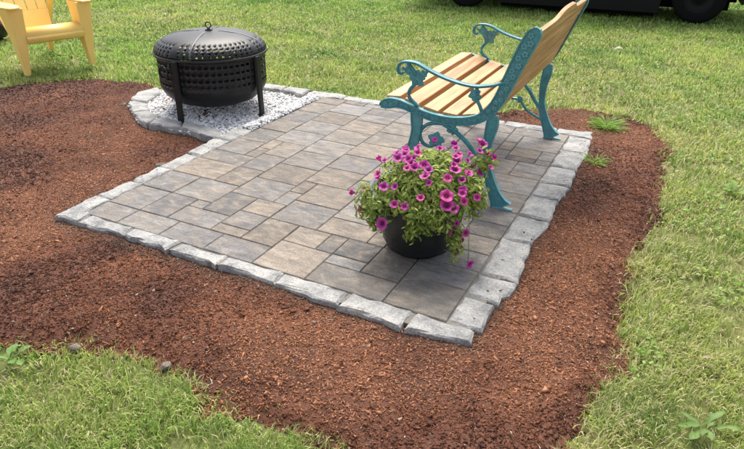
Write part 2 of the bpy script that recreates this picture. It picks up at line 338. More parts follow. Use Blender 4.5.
# ------------------------------------------------------------------ lawn
def lawn_ok(x, y):
    return ~in_mulch(x, y) & ~inside(x, y, PATIO) & ~inside(x, y, RING)
def straw(x, y):
    s = fbm(x, y, .9, 70) * .8 + fbm(x, y, 3.2, 75) * .55 - .30
    s = s + .34 * np.exp(-((x - .9) / 1.6) ** 2 - ((y - 3.9) / 1.1) ** 2) + .12 * (x > 2.6) * (y < 3.5)
    s = s - .28 * np.clip((y - 5.2) / 2, 0, 1) - .25 * np.exp(-((x + 3.4) / 1.3) ** 2 - ((y - 3.3) / 1.4) ** 2)
    return np.clip(s, 0, 1)
def grass(n, seed, kind='blade'):
    r = np.random.default_rng(seed)
    u = r.random(n); rmin, rmax = 1.05, 13.0
    d = (rmin ** .75 + u * (rmax ** .75 - rmin ** .75)) ** (1 / .75)     # density thins with distance
    a = math.radians(116.75) + r.uniform(-1, 1, n) * math.radians(41)
    x = CAM[0] + d * np.cos(a); y = CAM[1] + d * np.sin(a)
    bord = (edge_dist(x, y, MULCH) < .075 * r.random(n) ** 1.6) & ((y < 2.3) | (x > .3)) & (r.random(n) < .6)
    k = (lawn_ok(x, y) | (bord & ~inside(x, y, PATIO))) & (y < 12) & (r.random(n) < np.clip((fbm(x, y, 5, 90) - .22) * 2.4, .12, 1)); x, y, d = x[k], y[k], d[k]; n = len(x)
    dd = edge_dist(x, y, MULCH); st = straw(x, y)
    far = np.clip((d - 2) / 8, 0, 1)
    L = r.uniform(.018, .048, n) * (.75 + .5 * fbm(x, y, 1.8, 95)) * (1 + .25 * (dd < .12)) * (1 + .15 * far)
    W = (.0009 + .0012 * r.random(n)) * (1 + 3.2 * far)
    dry = r.random(n) < (.07 + .62 * st ** 1.2)
    ang = r.uniform(0, 6.283, n); lean = np.abs(r.normal(.75, .42, n)) + dry * r.uniform(0, .8, n); lean = np.clip(lean, 0, 1.5)
    cl = fbm(x, y, 11, 99); ang = ang * .6 + cl * 9
    dx, dy = np.cos(ang), np.sin(ang); sx, sy = -dy, dx
    ln2 = np.clip(lean * 1.28, 0, 1.6)
    z0 = np.full(n, -.072)
    p1 = np.stack([x + dx * np.sin(lean * .6) * L * .5, y + dy * np.sin(lean * .6) * L * .5, z0 + np.cos(lean * .6) * L * .55 + .006], -1)
    p2 = p1 + np.stack([dx * np.sin(ln2), dy * np.sin(ln2), np.cos(ln2)], -1) * (L * .55)[:, None]
    sw = np.stack([sx, sy, np.zeros(n)], -1) * W[:, None]; b0 = np.stack([x, y, z0], -1)
    V = np.stack([b0 - sw, b0 + sw, p1 - sw * .85, p1 + sw * .85, p2], 1).reshape(-1, 3)
    f = np.array([[0, 1, 3], [0, 3, 2], [2, 3, 4]]); F = (np.arange(n)[:, None, None] * 5 + f[None]).reshape(-1, 3)
    t = np.clip(r.normal(.5, .25, n) + (fbm(x, y, 2.4, 110) - .5) * 1.1 + (fbm(x, y, 14, 118) - .5) * .5, 0, 1)[:, None]
    g1 = np.array([.110, .235, .040]); g2 = np.array([.40, .55, .135]); s1 = np.array([.46, .43, .18]); s2 = np.array([.64, .60, .36])
    c = g1 * (1 - t) + g2 * t; u2 = r.random((n, 1)); c = np.where(dry[:, None], s1 * (1 - u2) + s2 * u2, c)
    c = c * r.uniform(.75, 1.25, (n, 1)); c[:, 0] *= (1 + .35 * st * (~dry))
    c = np.repeat(c, 5, 0)
    return V, F, c
V, F, C_ = grass(640000, 5); print('grass tris', len(F))
tag(npmesh('lawn_grass', V, F, M_BLADE, C_), 'short patchy green and straw coloured lawn around the mulch bed', 'grass', kind='stuff')

def clover(n, seed):
    r = np.random.default_rng(seed); d = (1.05 ** .7 + r.random(n) * (11 ** .7 - 1.05 ** .7)) ** (1 / .7); a = math.radians(116.75) + r.uniform(-1, 1, n) * math.radians(41)
    x = CAM[0] + d * np.cos(a); y = CAM[1] + d * np.sin(a)
    k = lawn_ok(x, y) & (fbm(x, y, 3.0, 130) > .50) & (edge_dist(x, y, MULCH) > .02); x, y, d = x[k], y[k], d[k]; n = len(x)
    z = -.072 + r.uniform(.014, .044, n); s = r.uniform(.004, .0095, n) * (1 + .5 * np.clip((d - 2) / 6, 0, 1)); t = r.uniform(0, 6.283, n)
    nx, ny = r.normal(0, .35, n), r.normal(0, .35, n)
    ringp = [(1.3, 0), (.45, .75), (-.8, .45), (-.8, -.45), (.45, -.75)]
    V = np.stack([np.stack([x + s * (px * np.cos(t) - py * np.sin(t)), y + s * (px * np.sin(t) + py * np.cos(t)),
                            z + s * (nx * (px * np.cos(t) - py * np.sin(t)) + ny * (px * np.sin(t) + py * np.cos(t)))], -1) for px, py in ringp], 1).reshape(-1, 3)
    F = np.arange(n * 5).reshape(n, 5)
    g1 = np.array([.12, .27, .04]); g2 = np.array([.34, .50, .12]); u = r.random((n, 1)); c = (g1 * (1 - u) + g2 * u)
    return V, F, np.repeat(c, 5, 0)
V, F, C_ = clover(60000, 9)
tag(npmesh('clover', V, F, M_BLADE, C_), 'small round clover leaves scattered through the lawn', 'clover', kind='stuff')

# ------------------------------------------------------------------ patio: base, pavers, granite edging
bm = bmesh.new(); box(bm, (.03, .03, -.075), (2.22, 2.59, -.0075))
patio = tag(bobj('patio', bm, M_SAND), kind='structure')
tag(patio, label='grey and tan paver patio edged with rough granite blocks')
UX, UY, X0, Y0 = .0937, .0805, 2.122 - 21 * .0937, .103
def xl(i): return .115 if i == 0 else X0 + i * UX
NR = 30
occ = np.zeros((21, NR), bool); pieces = []
def put(i, j, wi, hj, c=None):
    if i + wi > 21 or j + hj > NR or occ[i:i + wi, j:j + hj].any(): return False
    occ[i:i + wi, j:j + hj] = True; pieces.append((i, j, wi, hj, c)); return True
GR, DG, TN, LG, BR = (.165, .158, .156), (.105, .10, .098), (.255, .212, .168), (.225, .216, .208), (.175, .146, .118)
for args in [(18, 0, 3, 3, (.15, .138, .122)), (14, 0, 4, 2, (.185, .165, .142)), (16, 2, 2, 3, BR), (14, 2, 2, 1, LG), (14, 3, 2, 2, DG), (13, 3, 1, 2, DG), (11, 3, 2, 2, TN), (11, 0, 3, 3, TN),
             (8, 0, 3, 2, GR), (5, 0, 3, 2, GR), (9, 2, 2, 3, BR), (7, 2, 2, 1, TN), (7, 3, 2, 2, GR), (5, 4, 2, 3, DG), (4, 2, 3, 2, GR), (2, 0, 3, 2, LG), (0, 0, 2, 2, LG), (2, 2, 2, 3, GR), (0, 2, 2, 3, LG),
             (18, 3, 3, 2, GR), (19, 9, 2, 2, DG), (19, 11, 2, 2, LG), (18, 23, 2, 2, TN), (20, 23, 1, 2, LG), (18, 25, 3, 3, LG), (19, 20, 2, 2, LG), (0, 5, 2, 3, GR), (2, 5, 3, 3, LG), (7, 5, 2, 2, TN), (16, 5, 2, 3, GR), (18, 5, 3, 2, LG)]:
    put(*args)
sizes = [(3, 3), (3, 2), (2, 3), (3, 2), (2, 2), (2, 3), (2, 2), (2, 1), (1, 2)]
for j in range(NR):
    for i in range(21):
        if occ[i, j]: continue
        sh = sizes[:]; random.shuffle(sh); sh.sort(key=lambda s: -s[0] * s[1] + random.random() * 4.2)
        for s_ in sh + [(1, 1)]:
            if put(i, j, *s_): break
        # avoid slivers where possible is left to the shuffle
def paver_mesh(w_, h_):
    bm = bmesh.new(); gp = .0014; hw, hh = w_ / 2 - gp, h_ / 2 - gp; r = random.Random(int(w_ * 1e4 + h_ * 77))
    def outline(inset, z, jit):
        pts = []
        for (x, y) in ((-1, -1), (-.33, -1), (.33, -1), (1, -1), (1, -.33), (1, .33), (1, 1), (.33, 1), (-.33, 1), (-1, 1), (-1, .33), (-1, -.33)):
            pts.append(bm.verts.new((x * (hw - inset) + r.uniform(-jit, jit), y * (hh - inset) + r.uniform(-jit, jit), z)))
        return pts
    a = outline(0, -.05, 0); b = outline(0, -.0045, .0008); c = outline(.0035, 0, .0010)
    for p, q_ in ((a, b), (b, c)):
        for k in range(12): bm.faces.new((p[k], p[(k + 1) % 12], q_[(k + 1) % 12], q_[k]))
    bm.faces.new(c); bmesh.ops.recalc_face_normals(bm, faces=bm.faces)
    me = bpy.data.meshes.new('paver'); bm.to_mesh(me); bm.free(); me.materials.append(M_PAVER); return me
cache = {}; cols = [GR, DG, TN, LG, BR, GR, LG, (.205, .182, .158), (.185, .178, .172), (.225, .20, .172)]
for (i, j, wi, hj, c) in pieces:
    x0, x1 = xl(i), xl(i + wi); y0, y1 = Y0 + j * UY, Y0 + (j + hj) * UY
    key = (round(x1 - x0, 4), round(y1 - y0, 4))
    if key not in cache: cache[key] = paver_mesh(*key)
    o = inst('paver', cache[key], patio, ((x0 + x1) / 2, (y0 + y1) / 2, random.uniform(-.0015, .0015)), (random.gauss(0, .003), random.gauss(0, .003), random.gauss(0, .003)))
    if c is None: c = random.choice(cols)
    v = random.uniform(.78, 1.10); o.color = (c[0] * v, c[1] * v, c[2] * v, 1)

def rough_stone(name, poly, ztop, zbot, parent, rnd, jit=.0085, mat=None):
    """a split granite block: uneven outline, rounded broken arrises, bumpy top"""
    pts = []; n = len(poly)
    for k in range(n):
        a = Vector(poly[k]); b = Vector(poly[(k + 1) % n]); m_ = max(1, int((b - a).length / .045))
        for t in range(m_): pts.append(a.lerp(b, t / m_))
    c = sum(pts, Vector((0, 0))) / len(pts); n = len(pts)
    pts = [p + Vector((rnd.uniform(-jit, jit), rnd.uniform(-jit, jit))) for p in pts]
    bm = bmesh.new(); rings = []
    for (ins, z, jz) in ((.004, zbot, 0), (-.002, ztop - .030, .004), (.0, ztop - .010, .003), (.008, ztop - .001, .002), (.028, ztop, .003)):
        ring = []
        for p in pts:
            d = (c - p); ln = d.length; q_ = p + d.normalized() * min(ins + rnd.uniform(0, abs(ins) * .8 + .001), ln * .6)
            ring.append(bm.verts.new((q_.x - c.x, q_.y - c.y, z + rnd.uniform(-jz, jz))))
        rings.append(ring)
    for p, q_ in zip(rings, rings[1:]):
        for k in range(n): bm.faces.new((p[k], p[(k + 1) % n], q_[(k + 1) % n], q_[k]))
    ce = bm.verts.new((0, 0, ztop + rnd.uniform(-.002, .003)))
    for k in range(n): bm.faces.new((rings[-1][k], rings[-1][(k + 1) % n], ce))
    o = bobj(name, bm, mat or M_GRAN, parent, smooth=False); o.location = (c.x, c.y, 0)
    o.data.polygons.foreach_set('use_smooth', [len(p.vertices) == 3 for p in o.data.polygons])
    return o
rs = random.Random(3); G_ = .0055
def E(*poly, zt=.002): rough_stone('edging_stone', poly, zt + rs.uniform(-.004, .005), -.10, patio, rs)
# front
fx = [(.165, .016), (.472, .026), (.771, .018), (1.055, .028), (1.369, .012), (1.689, -.002), (1.982, -.010), (2.250, .022)]
for (a, ya), (b, yb) in zip(fx, fx[1:]): E((a + G_, ya), (b - G_, yb), (b - G_, .101), (a + G_, .101))
# left
ly = [(.0, .012), (.278, .0), (.528, .012), (.762, .0), (1.008, -.004), (1.312, -.030), (1.556, -.02)]
for k, ((a, xa), (b, xb)) in enumerate(zip(ly, ly[1:])):
    if k == 0: E((0.006, .014), (.160, .018), (.160, .10), (.112, .10), (.112, .275), (.002, .275))
    else: E((xa, a + G_), (.112, a + G_), (.112, b - G_), (xb, b - G_))
# right
ry = [(.104, 2.255), (.31, 2.262), (.50, 2.30), (.868, 2.262), (1.138, 2.294), (1.408, 2.280), (1.62, 2.30), (1.897, 2.285), (2.205, 2.300), (2.515, 2.265)]
for (a, xa), (b, xb) in zip(ry, ry[1:]): E((2.127, a + G_), (xa, a + G_), (xb, b - G_), (2.127, b - G_))
# back
bx = [(-.055, 2.63), (.278, 2.64), (.66, 2.63), (1.0, 2.62), (1.34, 2.635), (1.645, 2.62), (2.015, 2.635), (2.27, 2.67)]
for (a, ya), (b, yb) in zip(bx, bx[1:]): E((a + G_, 2.522 if a > 0 else 2.45), (b - G_, 2.522), (b - G_, yb), (a + G_, ya))

# ------------------------------------------------------------------ gravel pad with stone ring
bm = bmesh.new(); f = bm.faces.new([bm.verts.new((x, y, -.058)) for x, y in RING]); bmesh.ops.triangulate(bm, faces=[f])
pad = tag(bobj('gravel_pad', bm, mat_simple('stone_dust', (.42, .41, .40, 1), .95).m), kind='structure'); tag(pad, label='rounded pad ringed with granite blocks under the fire pit')
def RS(*poly, zt=0.0): rough_stone('edging_stone', poly, zt + rs.uniform(-.003, .003), -.10, pad, rs)
RS((-.967, 1.484), (-1.181, 1.632), (-1.176, 1.69), (-1.060, 1.715), (-.905, 1.575))
RS((-1.185, 1.70), (-1.250, 1.717), (-1.35, 1.894), (-1.30, 2.08), (-1.20, 2.02), (-1.125, 1.87), (-1.07, 1.73))
RS((-.673, 1.329), (-.807, 1.373), (-.960, 1.478), (-.900, 1.566), (-.70, 1.50))
RS((-.665, 1.329), (-.397, 1.378), (-.474, 1.485), (-.690, 1.497))
RS((-.388, 1.378), (-.05, 1.318), (-.045, 1.40), (-.10, 1.45), (-.366, 1.494), (-.462, 1.484))
ar = [math.radians(a_) for a_ in (164, 146, 128, 108)]
pr_ = lambda a_, r_: (RINGC[0] + r_ * math.cos(a_), RINGC[1] + r_ * math.sin(a_) * .86)
for a_, b_ in zip(ar, ar[1:]): RS(pr_(a_ - .02, .86), pr_(b_ + .02, .80), pr_(b_ + .02, .66), pr_(a_ - .02, .70))
RS((-.69, 2.56), (-.524, 2.60), (-.30, 2.61), (-.30, 2.50), (-.62, 2.45), zt=.012)
RS((-.292, 2.61), (-.065, 2.625), (-.06, 2.44), (-.15, 2.475), (-.292, 2.50), zt=.012)
def gravel(n, seed):
    r = np.random.default_rng(seed); x = r.uniform(-1.3, .12, n); y = r.uniform(1.36, 2.56, n)
    k = inside(x, y, RING) | ((x > -.06) & (x < .112) & (y > 1.56) & (y < 2.46)); x, y = x[k], y[k]; n = len(x)
    ph = (1 + 5 ** .5) / 2
    iv = np.array([(-1, ph, 0), (1, ph, 0), (-1, -ph, 0), (1, -ph, 0), (0, -1, ph), (0, 1, ph), (0, -1, -ph), (0, 1, -ph), (ph, 0, -1), (ph, 0, 1), (-ph, 0, -1), (-ph, 0, 1)]) / 1.9
    fc = np.array([(0, 11, 5), (0, 5, 1), (0, 1, 7), (0, 7, 10), (0, 10, 11), (1, 5, 9), (5, 11, 4), (11, 10, 2), (10, 7, 6), (7, 1, 8), (3, 9, 4), (3, 4, 2), (3, 2, 6), (3, 6, 8), (3, 8, 9), (4, 9, 5), (2, 4, 11), (6, 2, 10), (8, 6, 7), (9, 8, 1)])
    s = r.uniform(.0055, .0135, n); sc = np.stack([s * r.uniform(.9, 1.4, n), s * r.uniform(.6, 1, n), s * r.uniform(.45, .8, n)], -1)
    T = iv[None] * sc[:, None, :] * (1 + r.normal(0, .16, (n, 12, 1)))
    a = r.uniform(0, 6.283, n)[:, None]; tl = r.normal(0, .5, n)[:, None]
    x1 = T[..., 0] * np.cos(tl) + T[..., 2] * np.sin(tl); z1 = -T[..., 0] * np.sin(tl) + T[..., 2] * np.cos(tl); y1 = T[..., 1]
    z = -.046 + r.uniform(0, .022, n) + .010 * vnoise(x, y, 6, 4) + .036 * np.clip((x + .05) / .08, 0, 1)
    V = np.stack([x[:, None] + x1 * np.cos(a) - y1 * np.sin(a), y[:, None] + x1 * np.sin(a) + y1 * np.cos(a), z[:, None] + z1], -1).reshape(-1, 3)
    F = (np.arange(n)[:, None, None] * 12 + fc[None]).reshape(-1, 3)
    c = np.array([.84, .83, .82])[None] * r.uniform(.6, 1.06, (n, 1)); g2 = r.random(n) < .10; c[g2] *= .5
    return V, F, np.repeat(c, 12, 0)
V, F, C_ = gravel(21000, 2); print('gravel tris', len(F))
tag(npmesh('white_gravel', V, F, M_GRAV, C_), 'loose white gravel under the black fire pit', 'gravel', kind='stuff')

# ------------------------------------------------------------------ fire pit
PC = (-.52, 1.93)
pit = tag(empty('fire_pit', (PC[0], PC[1], -.03)), 'round black perforated metal fire pit with domed lid on white gravel', 'fire pit')
SEG = 168; RB = .405; DZ = .03
prof = [(0, .062), (.12, .064), (.24, .080), (.32, .110), (.375, .155), (.398, .198), (RB, .225)]
rows = [(.225, .252), (.252, .271), (.271, .301), (.301, .320), (.320, .350), (.350, .369), (.369, .399), (.399, .418), (.418, .455)]
prof += [(RB, b) for a, b in rows]
nb = 6
skip = lambda j, k: j >= nb and (j - nb) in (1, 3, 5, 7) and (k % 3 != 2) and (k % 42 > 2)
bm = bmesh.new(); lathe(bm, prof, SEG, skip); body = bobj('bowl', bm, [M_STEEL, M_HOLE_LIGHT], pit, smooth=True)
md = body.modifiers.new('s', 'SOLIDIFY'); md.thickness = .004; md.offset = -1; md.material_offset = 1
bm = bmesh.new(); lathe(bm, [(RB - .004, .448), (RB + .018, .446), (RB + .024, .455), (RB + .018, .466), (RB - .004, .464), (RB - .004, .448)], 72); bobj('rim', bm, M_STEEL, pit, smooth=True)
bm = bmesh.new(); lathe(bm, [(0, .20), (.15, .205), (.28, .235), (.37, .285), (.385, .29)], 56); fb = bobj('fire_bowl', bm, M_UNDER, pit, smooth=True); md = fb.modifiers.new('s', 'SOLIDIFY'); md.thickness = .003
# lid: dome with three bands of square cut-outs
lp = [(RB + .012, .470)]
def dome(t): return (RB + .012) * math.cos(t) ** .80, .470 + .130 * math.sin(t)
ts = [0, .09, .175, .25, .335, .42, .50, .60, .67, .80, .95, 1.1, 1.4, math.pi / 2]
lp = [dome(t) for t in ts]; lp[-1] = (0, .600)
bm = bmesh.new(); lathe(bm, lp, SEG, lambda j, k: j in (1, 3, 5, 7) and k % 3 == 0 and (k % 42 > 2)); lid = bobj('lid', bm, M_STEEL, pit, smooth=True)
md = lid.modifiers.new('s', 'SOLIDIFY'); md.thickness = .003; md.offset = 1
for a_ in (math.radians(20), math.radians(110), math.radians(200), math.radians(290)):
    bm = bmesh.new(); P = []
    for t in np.linspace(.10, 1.45, 16):
        r_, z_ = dome(t); P.append((r_, z_ + .003))
    w_ = .007
    L_ = [bm.verts.new((r_ * math.cos(a_) - w_ * math.sin(a_), r_ * math.sin(a_) + w_ * math.cos(a_), z_)) for r_, z_ in P]
    R_ = [bm.verts.new((r_ * math.cos(a_) + w_ * math.sin(a_), r_ * math.sin(a_) - w_ * math.cos(a_), z_)) for r_, z_ in P]
    for k in range(15): bm.faces.new((L_[k], L_[k + 1], R_[k + 1], R_[k]))
    o = bobj('seam_strap', bm, M_PALE, lid, smooth=True); md = o.modifiers.new('s', 'SOLIDIFY'); md.thickness = .004; md.offset = 0
bm = bmesh.new(); lathe(bm, [(0, .598), (.028, .599), (.03, .606), (.012, .612), (.010, .624), (0, .626)], 20); kn = bobj('lid_knob', bm, M_STEEL, lid, smooth=True)
bm = bmesh.new(); tube(bm, [(.021 * math.cos(t), 0, .642 + .020 * math.sin(t)) for t in np.linspace(0, 2 * math.pi, 25)], .0045, 8, False); o = bobj('ring_handle', bm, M_STEEL, lid, smooth=True); o.rotation_euler = (0, 0, math.radians(25))
LA = [math.radians(a_) for a_ in (-88 - 0, 2, 92, 182)]
leg_r = RB + .012
for a_ in (math.radians(-87.5), math.radians(.5), math.radians(89), math.radians(179)):
    e = Vector((math.cos(a_), math.sin(a_), 0)); t = Vector((-e.y, e.x, 0)); bm = bmesh.new()
    secs = []
    for z_, o_, wd in ((.455, .0, .027), (.30, .002, .027), (.20, .004, .027), (.10, .006, .026), (.0, .008, .026)):
        c = e * (leg_r + o_); secs.append([c - t * wd + Vector((0, 0, z_)), c + t * wd + Vector((0, 0, z_)), c + t * wd * .8 + e * .020 + Vector((0, 0, z_)), c - t * wd * .8 + e * .020 + Vector((0, 0, z_))])
    loft(bm, secs); lg = bobj('leg', bm, M_STEEL, pit); bevel(lg, .003)
    bm = bmesh.new(); c = e * (leg_r + .018); lathe(bm, [(0, -.004), (.046, -.004), (.046, .006), (.032, .016), (0, .018)], 16, c=(c.x, c.y, 0)); bobj('foot', bm, M_STEEL, lg, smooth=True)
for a_ in (math.radians(-99.5), math.radians(81)):
    c = Vector((math.cos(a_), math.sin(a_), 0)) * (RB + .045); t = Vector((-math.sin(a_), math.cos(a_), 0)); bm = bmesh.new()
    tube(bm, [c + t * (.046 * math.cos(q_)) + Vector((0, 0, .365 + .046 * math.sin(q_))) for q_ in np.linspace(0, 2 * math.pi, 33)], .008, 8, False)
    rh = bobj('ring_handle', bm, M_STEEL, pit, smooth=True)
    bm = bmesh.new(); tube(bm, [c * .96 + Vector((0, 0, .413)), c * 1.03 + Vector((0, 0, .413))], .012, 10); bobj('handle_lug', bm, M_STEEL, rh)

# ------------------------------------------------------------------ garden bench
bench = tag(empty('garden_bench', (1.75, 1.79, 0)), 'garden bench with teal cast iron ends and pale wooden slats on the patio', 'bench')
ORG = Vector((1.75, 1.79, 0))
def L(x, y, z): return Vector((x, y, z)) - ORG
def strip(bm, cl, ya, yb, cuts=((-1, -1), (1, 1)), per=5):
    """cl: (x, z, half width) list; swept plate between lateral fractions, from y=ya to y=yb"""
    P = catmull(cl, per); n = len(P); secs = []
    for i, p in enumerate(P):
        t = P[min(i + 1, n - 1)] - P[max(i - 1, 0)]; t = Vector((t.x, t.y)).normalized(); nn = Vector((-t.y, t.x)); hw = p[2]
        lo, hi = cuts[0][0] * hw, cuts[1][0] * hw
        a = Vector((p.x, p.y)) + nn * lo; b = Vector((p.x, p.y)) + nn * hi
        secs.append([L(a.x, ya, a.y), L(b.x, ya, b.y), L(b.x, yb, b.y), L(a.x, yb, a.y)])
    loft(bm, secs)
def rims(bm, cl, ya, yb, wd=.006, per=5):
    P = catmull(cl, per); n = len(P)
    for s_ in (-1, 1):
        secs = []
        for i, p in enumerate(P):
            t = P[min(i + 1, n - 1)] - P[max(i - 1, 0)]; t = Vector((t.x, t.y)).normalized(); nn = Vector((-t.y, t.x)) * s_
            a = Vector((p.x, p.y)) + nn * (p[2] - wd); b = Vector((p.x, p.y)) + nn * (p[2] + .0005)
            secs.append([L(a.x, ya, a.y), L(b.x, ya, b.y), L(b.x, yb, b.y), L(a.x, yb, a.y)])
        loft(bm, secs)
def vine(bm, cl, y, rnd, step=.030, amp=.5, size=1.0):
    P = catmull(cl, 10); acc = 0; k = 0; line = []
    for i in range(1, len(P)):
        d = Vector((P[i].x - P[i - 1].x, P[i].y - P[i - 1].y)); acc += d.length; t = d.normalized(); nn = Vector((-t.y, t.x))
        off = math.sin(acc / step * math.pi) * P[i][2] * amp * .6
        line.append(L(P[i].x + nn.x * off, y, P[i].y + nn.y * off))
        if acc > (k + .5) * step and P[i][2] > .012:
            s_ = 1 if k % 2 else -1; c = Vector((P[i].x, P[i].y)) - nn * s_ * P[i][2] * amp * .55; k += 1
            r_ = P[i][2] * .36 * size
            for a_ in range(5):
                aa = a_ * 1.257 + k; leaf = c + Vector((math.cos(aa), math.sin(aa))) * r_ * .75
                q_ = L(leaf.x, y, leaf.y); bmesh.ops.create_icosphere(bm, subdivisions=1, radius=r_ * .62, matrix=Matrix.Translation(q_) @ Matrix.Diagonal((1, .8, 1, 1)))
    tube(bm, line, .0042, 6)
def grape_leaf(bm, x, z, r_, y, rot=0, thick=.007):
    c0 = L(x, y - thick, z); c1 = L(x, y + thick, z); n = 30; o0, o1 = [], []
    for k in range(n):
        a_ = 2 * math.pi * k / n + rot; rr = r_ * (.68 + .30 * abs(math.cos(2.5 * (a_ - rot))) + .06 * math.cos(9 * a_))
        p = Vector((rr * math.cos(a_), 0, rr * math.sin(a_))); o0.append(bm.verts.new(c0 + p + Vector((0, thick * .7, 0)))); o1.append(bm.verts.new(c1 + p - Vector((0, thick * .7, 0))))
    a = bm.verts.new(c0); b = bm.verts.new(c1)
    for k in range(n):
        q_ = (k + 1) % n; bm.faces.new((o0[k], o0[q_], a)); bm.faces.new((o1[q_], o1[k], b)); bm.faces.new((o0[k], o1[k], o1[q_], o0[q_]))
    for k in range(5):
        a_ = rot + 2 * math.pi * k / 5
        for yy, s_ in ((y - thick, -1), (y + thick, 1)):
            tube(bm, [L(x, yy, z), L(x + r_ * .8 * math.cos(a_), yy - s_ * thick * .35, z + r_ * .8 * math.sin(a_))], [.003, .0015], 5)
RAIL = [(1.303, .458, .010), (1.322, .470, .022), (1.360, .482, .028), (1.42, .486, .022), (1.50, .465, .019), (1.61, .440, .021), (1.73, .437, .022), (1.84, .462, .023), (1.905, .508, .027), (1.953, .580, .030),
        (1.990, .675, .033), (2.030, .780, .036), (2.066, .868, .038), (2.088, .912, .033), (2.098, .938, .014)]
RLEG = [(1.932, .50, .026), (1.931, .44, .031), (1.920, .36, .024), (1.922, .255, .019), (1.938, .18, .024), (1.975, .09, .030), (2.005, .035, .042), (2.026, .004, .058)]
FLEG = [(1.515, .455, .030), (1.518, .41, .031), (1.518, .35, .026), (1.500, .26, .026), (1.468, .17, .021), (1.425, .09, .024), (1.392, .035, .036), (1.375, .004, .048)]
def end_frame(ya, yb):
    ym = (ya + yb) / 2; rnd = random.Random(5)
    bm = bmesh.new(); strip(bm, RAIL, ya + .008, yb - .008); rims(bm, RAIL, ya, yb); vine(bm, RAIL[1:-1], ya + .006, rnd); vine(bm, RAIL[1:-1], yb - .006, rnd)
    fr = bobj('end_frame', bm, M_TEAL, bench)
    bm = bmesh.new(); strip(bm, RLEG, ya + .006, yb - .006); rims(bm, RLEG, ya + .001, yb - .001, .005); vine(bm, RLEG[1:-2], ya + .006, rnd, .04, .3, .5)
    box(bm, L(1.966, ya + .001, 0), L(2.086, yb - .001, .006)); bobj('rear_leg', bm, M_TEAL, fr)
    bm = bmesh.new(); strip(bm, FLEG, ya + .006, yb - .006); rims(bm, FLEG, ya + .001, yb - .001, .005); box(bm, L(1.325, ya + .001, 0), L(1.425, yb - .001, .006)); bobj('front_leg', bm, M_TEAL, fr)
    # armrest ribbon with a curl in front
    bm = bmesh.new(); P = catmull([(1.435, .655, 0), (1.418, .648, 0), (1.402, .665, 0), (1.412, .697, 0), (1.445, .712, 0), (1.508, .710, 0), (1.596, .675, 0), (1.698, .646, 0), (1.813, .632, 0), (1.907, .647, 0), (1.975, .672, 0)], 5)
    secs = []; n = len(P)
    for i, p in enumerate(P):
        t = P[min(i + 1, n - 1)] - P[max(i - 1, 0)]; t = Vector((t.x, t.y)).normalized(); nn = Vector((-t.y, t.x)); wy = .019 if i > 12 else .012 + .007 * i / 12; th = .0065
        secs.append([L(p.x + nn.x * th * b_, ym + wy * a_, p.y + nn.y * th * b_) for a_, b_ in ((-1, -.5), (-.8, -1), (.8, -1), (1, -.5), (1, .5), (.8, 1), (-.8, 1), (-1, .5))])
    loft(bm, secs); arm = bobj('armrest', bm, M_TEAL, fr, smooth=True)
    bm = bmesh.new()
    tube(bm, [L(a_, ym, b_) for a_, b_, _ in catmull([(1.455, .705, 0), (1.50, .655, 0), (1.505, .61, 0), (1.474, .571, 0), (1.468, .53, 0), (1.505, .498, 0), (1.525, .487, 0)], 5)], .0105, 8)
    tube(bm, [L(a_, ym, b_) for a_, b_, _ in catmull([(1.425, .68, 0), (1.455, .668, 0), (1.49, .65, 0)], 4)], .008, 6)
    tube(bm, [L(a_, ym, b_) for a_, b_, _ in catmull([(1.57, .683, 0), (1.55, .655, 0), (1.515, .640, 0)], 4)], .008, 6)
    grape_leaf(bm, 1.512, .632, .048, ym, .4); grape_leaf(bm, 1.462, .668, .026, ym, 1.0); grape_leaf(bm, 1.545, .660, .022, ym, 2.0); bobj('arm_support', bm, M_TEAL, fr)
    bm = bmesh.new()
    tube(bm, [L(a_, ym, b_) for a_, b_, _ in catmull([(1.83, .634, 0), (1.838, .605, 0), (1.835, .575, 0), (1.858, .535, 0), (1.875, .495, 0)], 5)], .010, 8)
    grape_leaf(bm, 1.828, .588, .036, ym, .9); bobj('arm_support', bm, M_TEAL, fr)
    # scrolled brace below the seat
    bm = bmesh.new()
    tube(bm, [L(a_, ym, b_) for a_, b_, _ in catmull([(1.640, .300, 0), (1.600, .275, 0), (1.558, .290, 0), (1.541, .34, 0), (1.567, .385, 0), (1.619, .408, 0), (1.68, .412, 0)], 6)], [.010] * 37, 8)
    tube(bm, [L(a_, ym, b_) for a_, b_, _ in catmull([(1.67, .412, 0), (1.72, .390, 0), (1.772, .359, 0), (1.824, .314, 0), (1.87, .25, 0), (1.925, .185, 0)], 6)], .0125, 8)
    tube(bm, [L(a_, ym, b_) for a_, b_, _ in catmull([(1.640, .300, 0), (1.70, .245, 0), (1.77, .235, 0), (1.83, .17, 0), (1.94, .118, 0)], 6)], .009, 8)
    grape_leaf(bm, 1.635, .315, .050, ym, .2); grape_leaf(bm, 1.72, .392, .034, ym, 1.2); grape_leaf(bm, 1.77, .24, .026, ym, .7); bobj('scroll_brace', bm, M_TEAL, fr)
    return fr
end_frame(1.158, 1.186); end_frame(2.387, 2.415)
def ztop(x): return np.interp(x, [1.32, 1.37, 1.43, 1.52, 1.61, 1.73, 1.83, 1.90], [.512, .520, .518, .494, .474, .468, .486, .53])
for xc in (1.368, 1.478, 1.588, 1.696, 1.802):
    zc = float(ztop(xc)); sl = math.atan2(float(ztop(xc + .03) - ztop(xc - .03)), .06); bm = bmesh.new()
    box(bm, (-.041, -.598, -.046), (.041, .598, 0)); o = bobj('seat_slat', bm, M_WOOD, bench); o.location = L(xc, 1.7865, zc); o.rotation_euler = (random.gauss(0, .001), -sl, 0); bevel(o, .004)
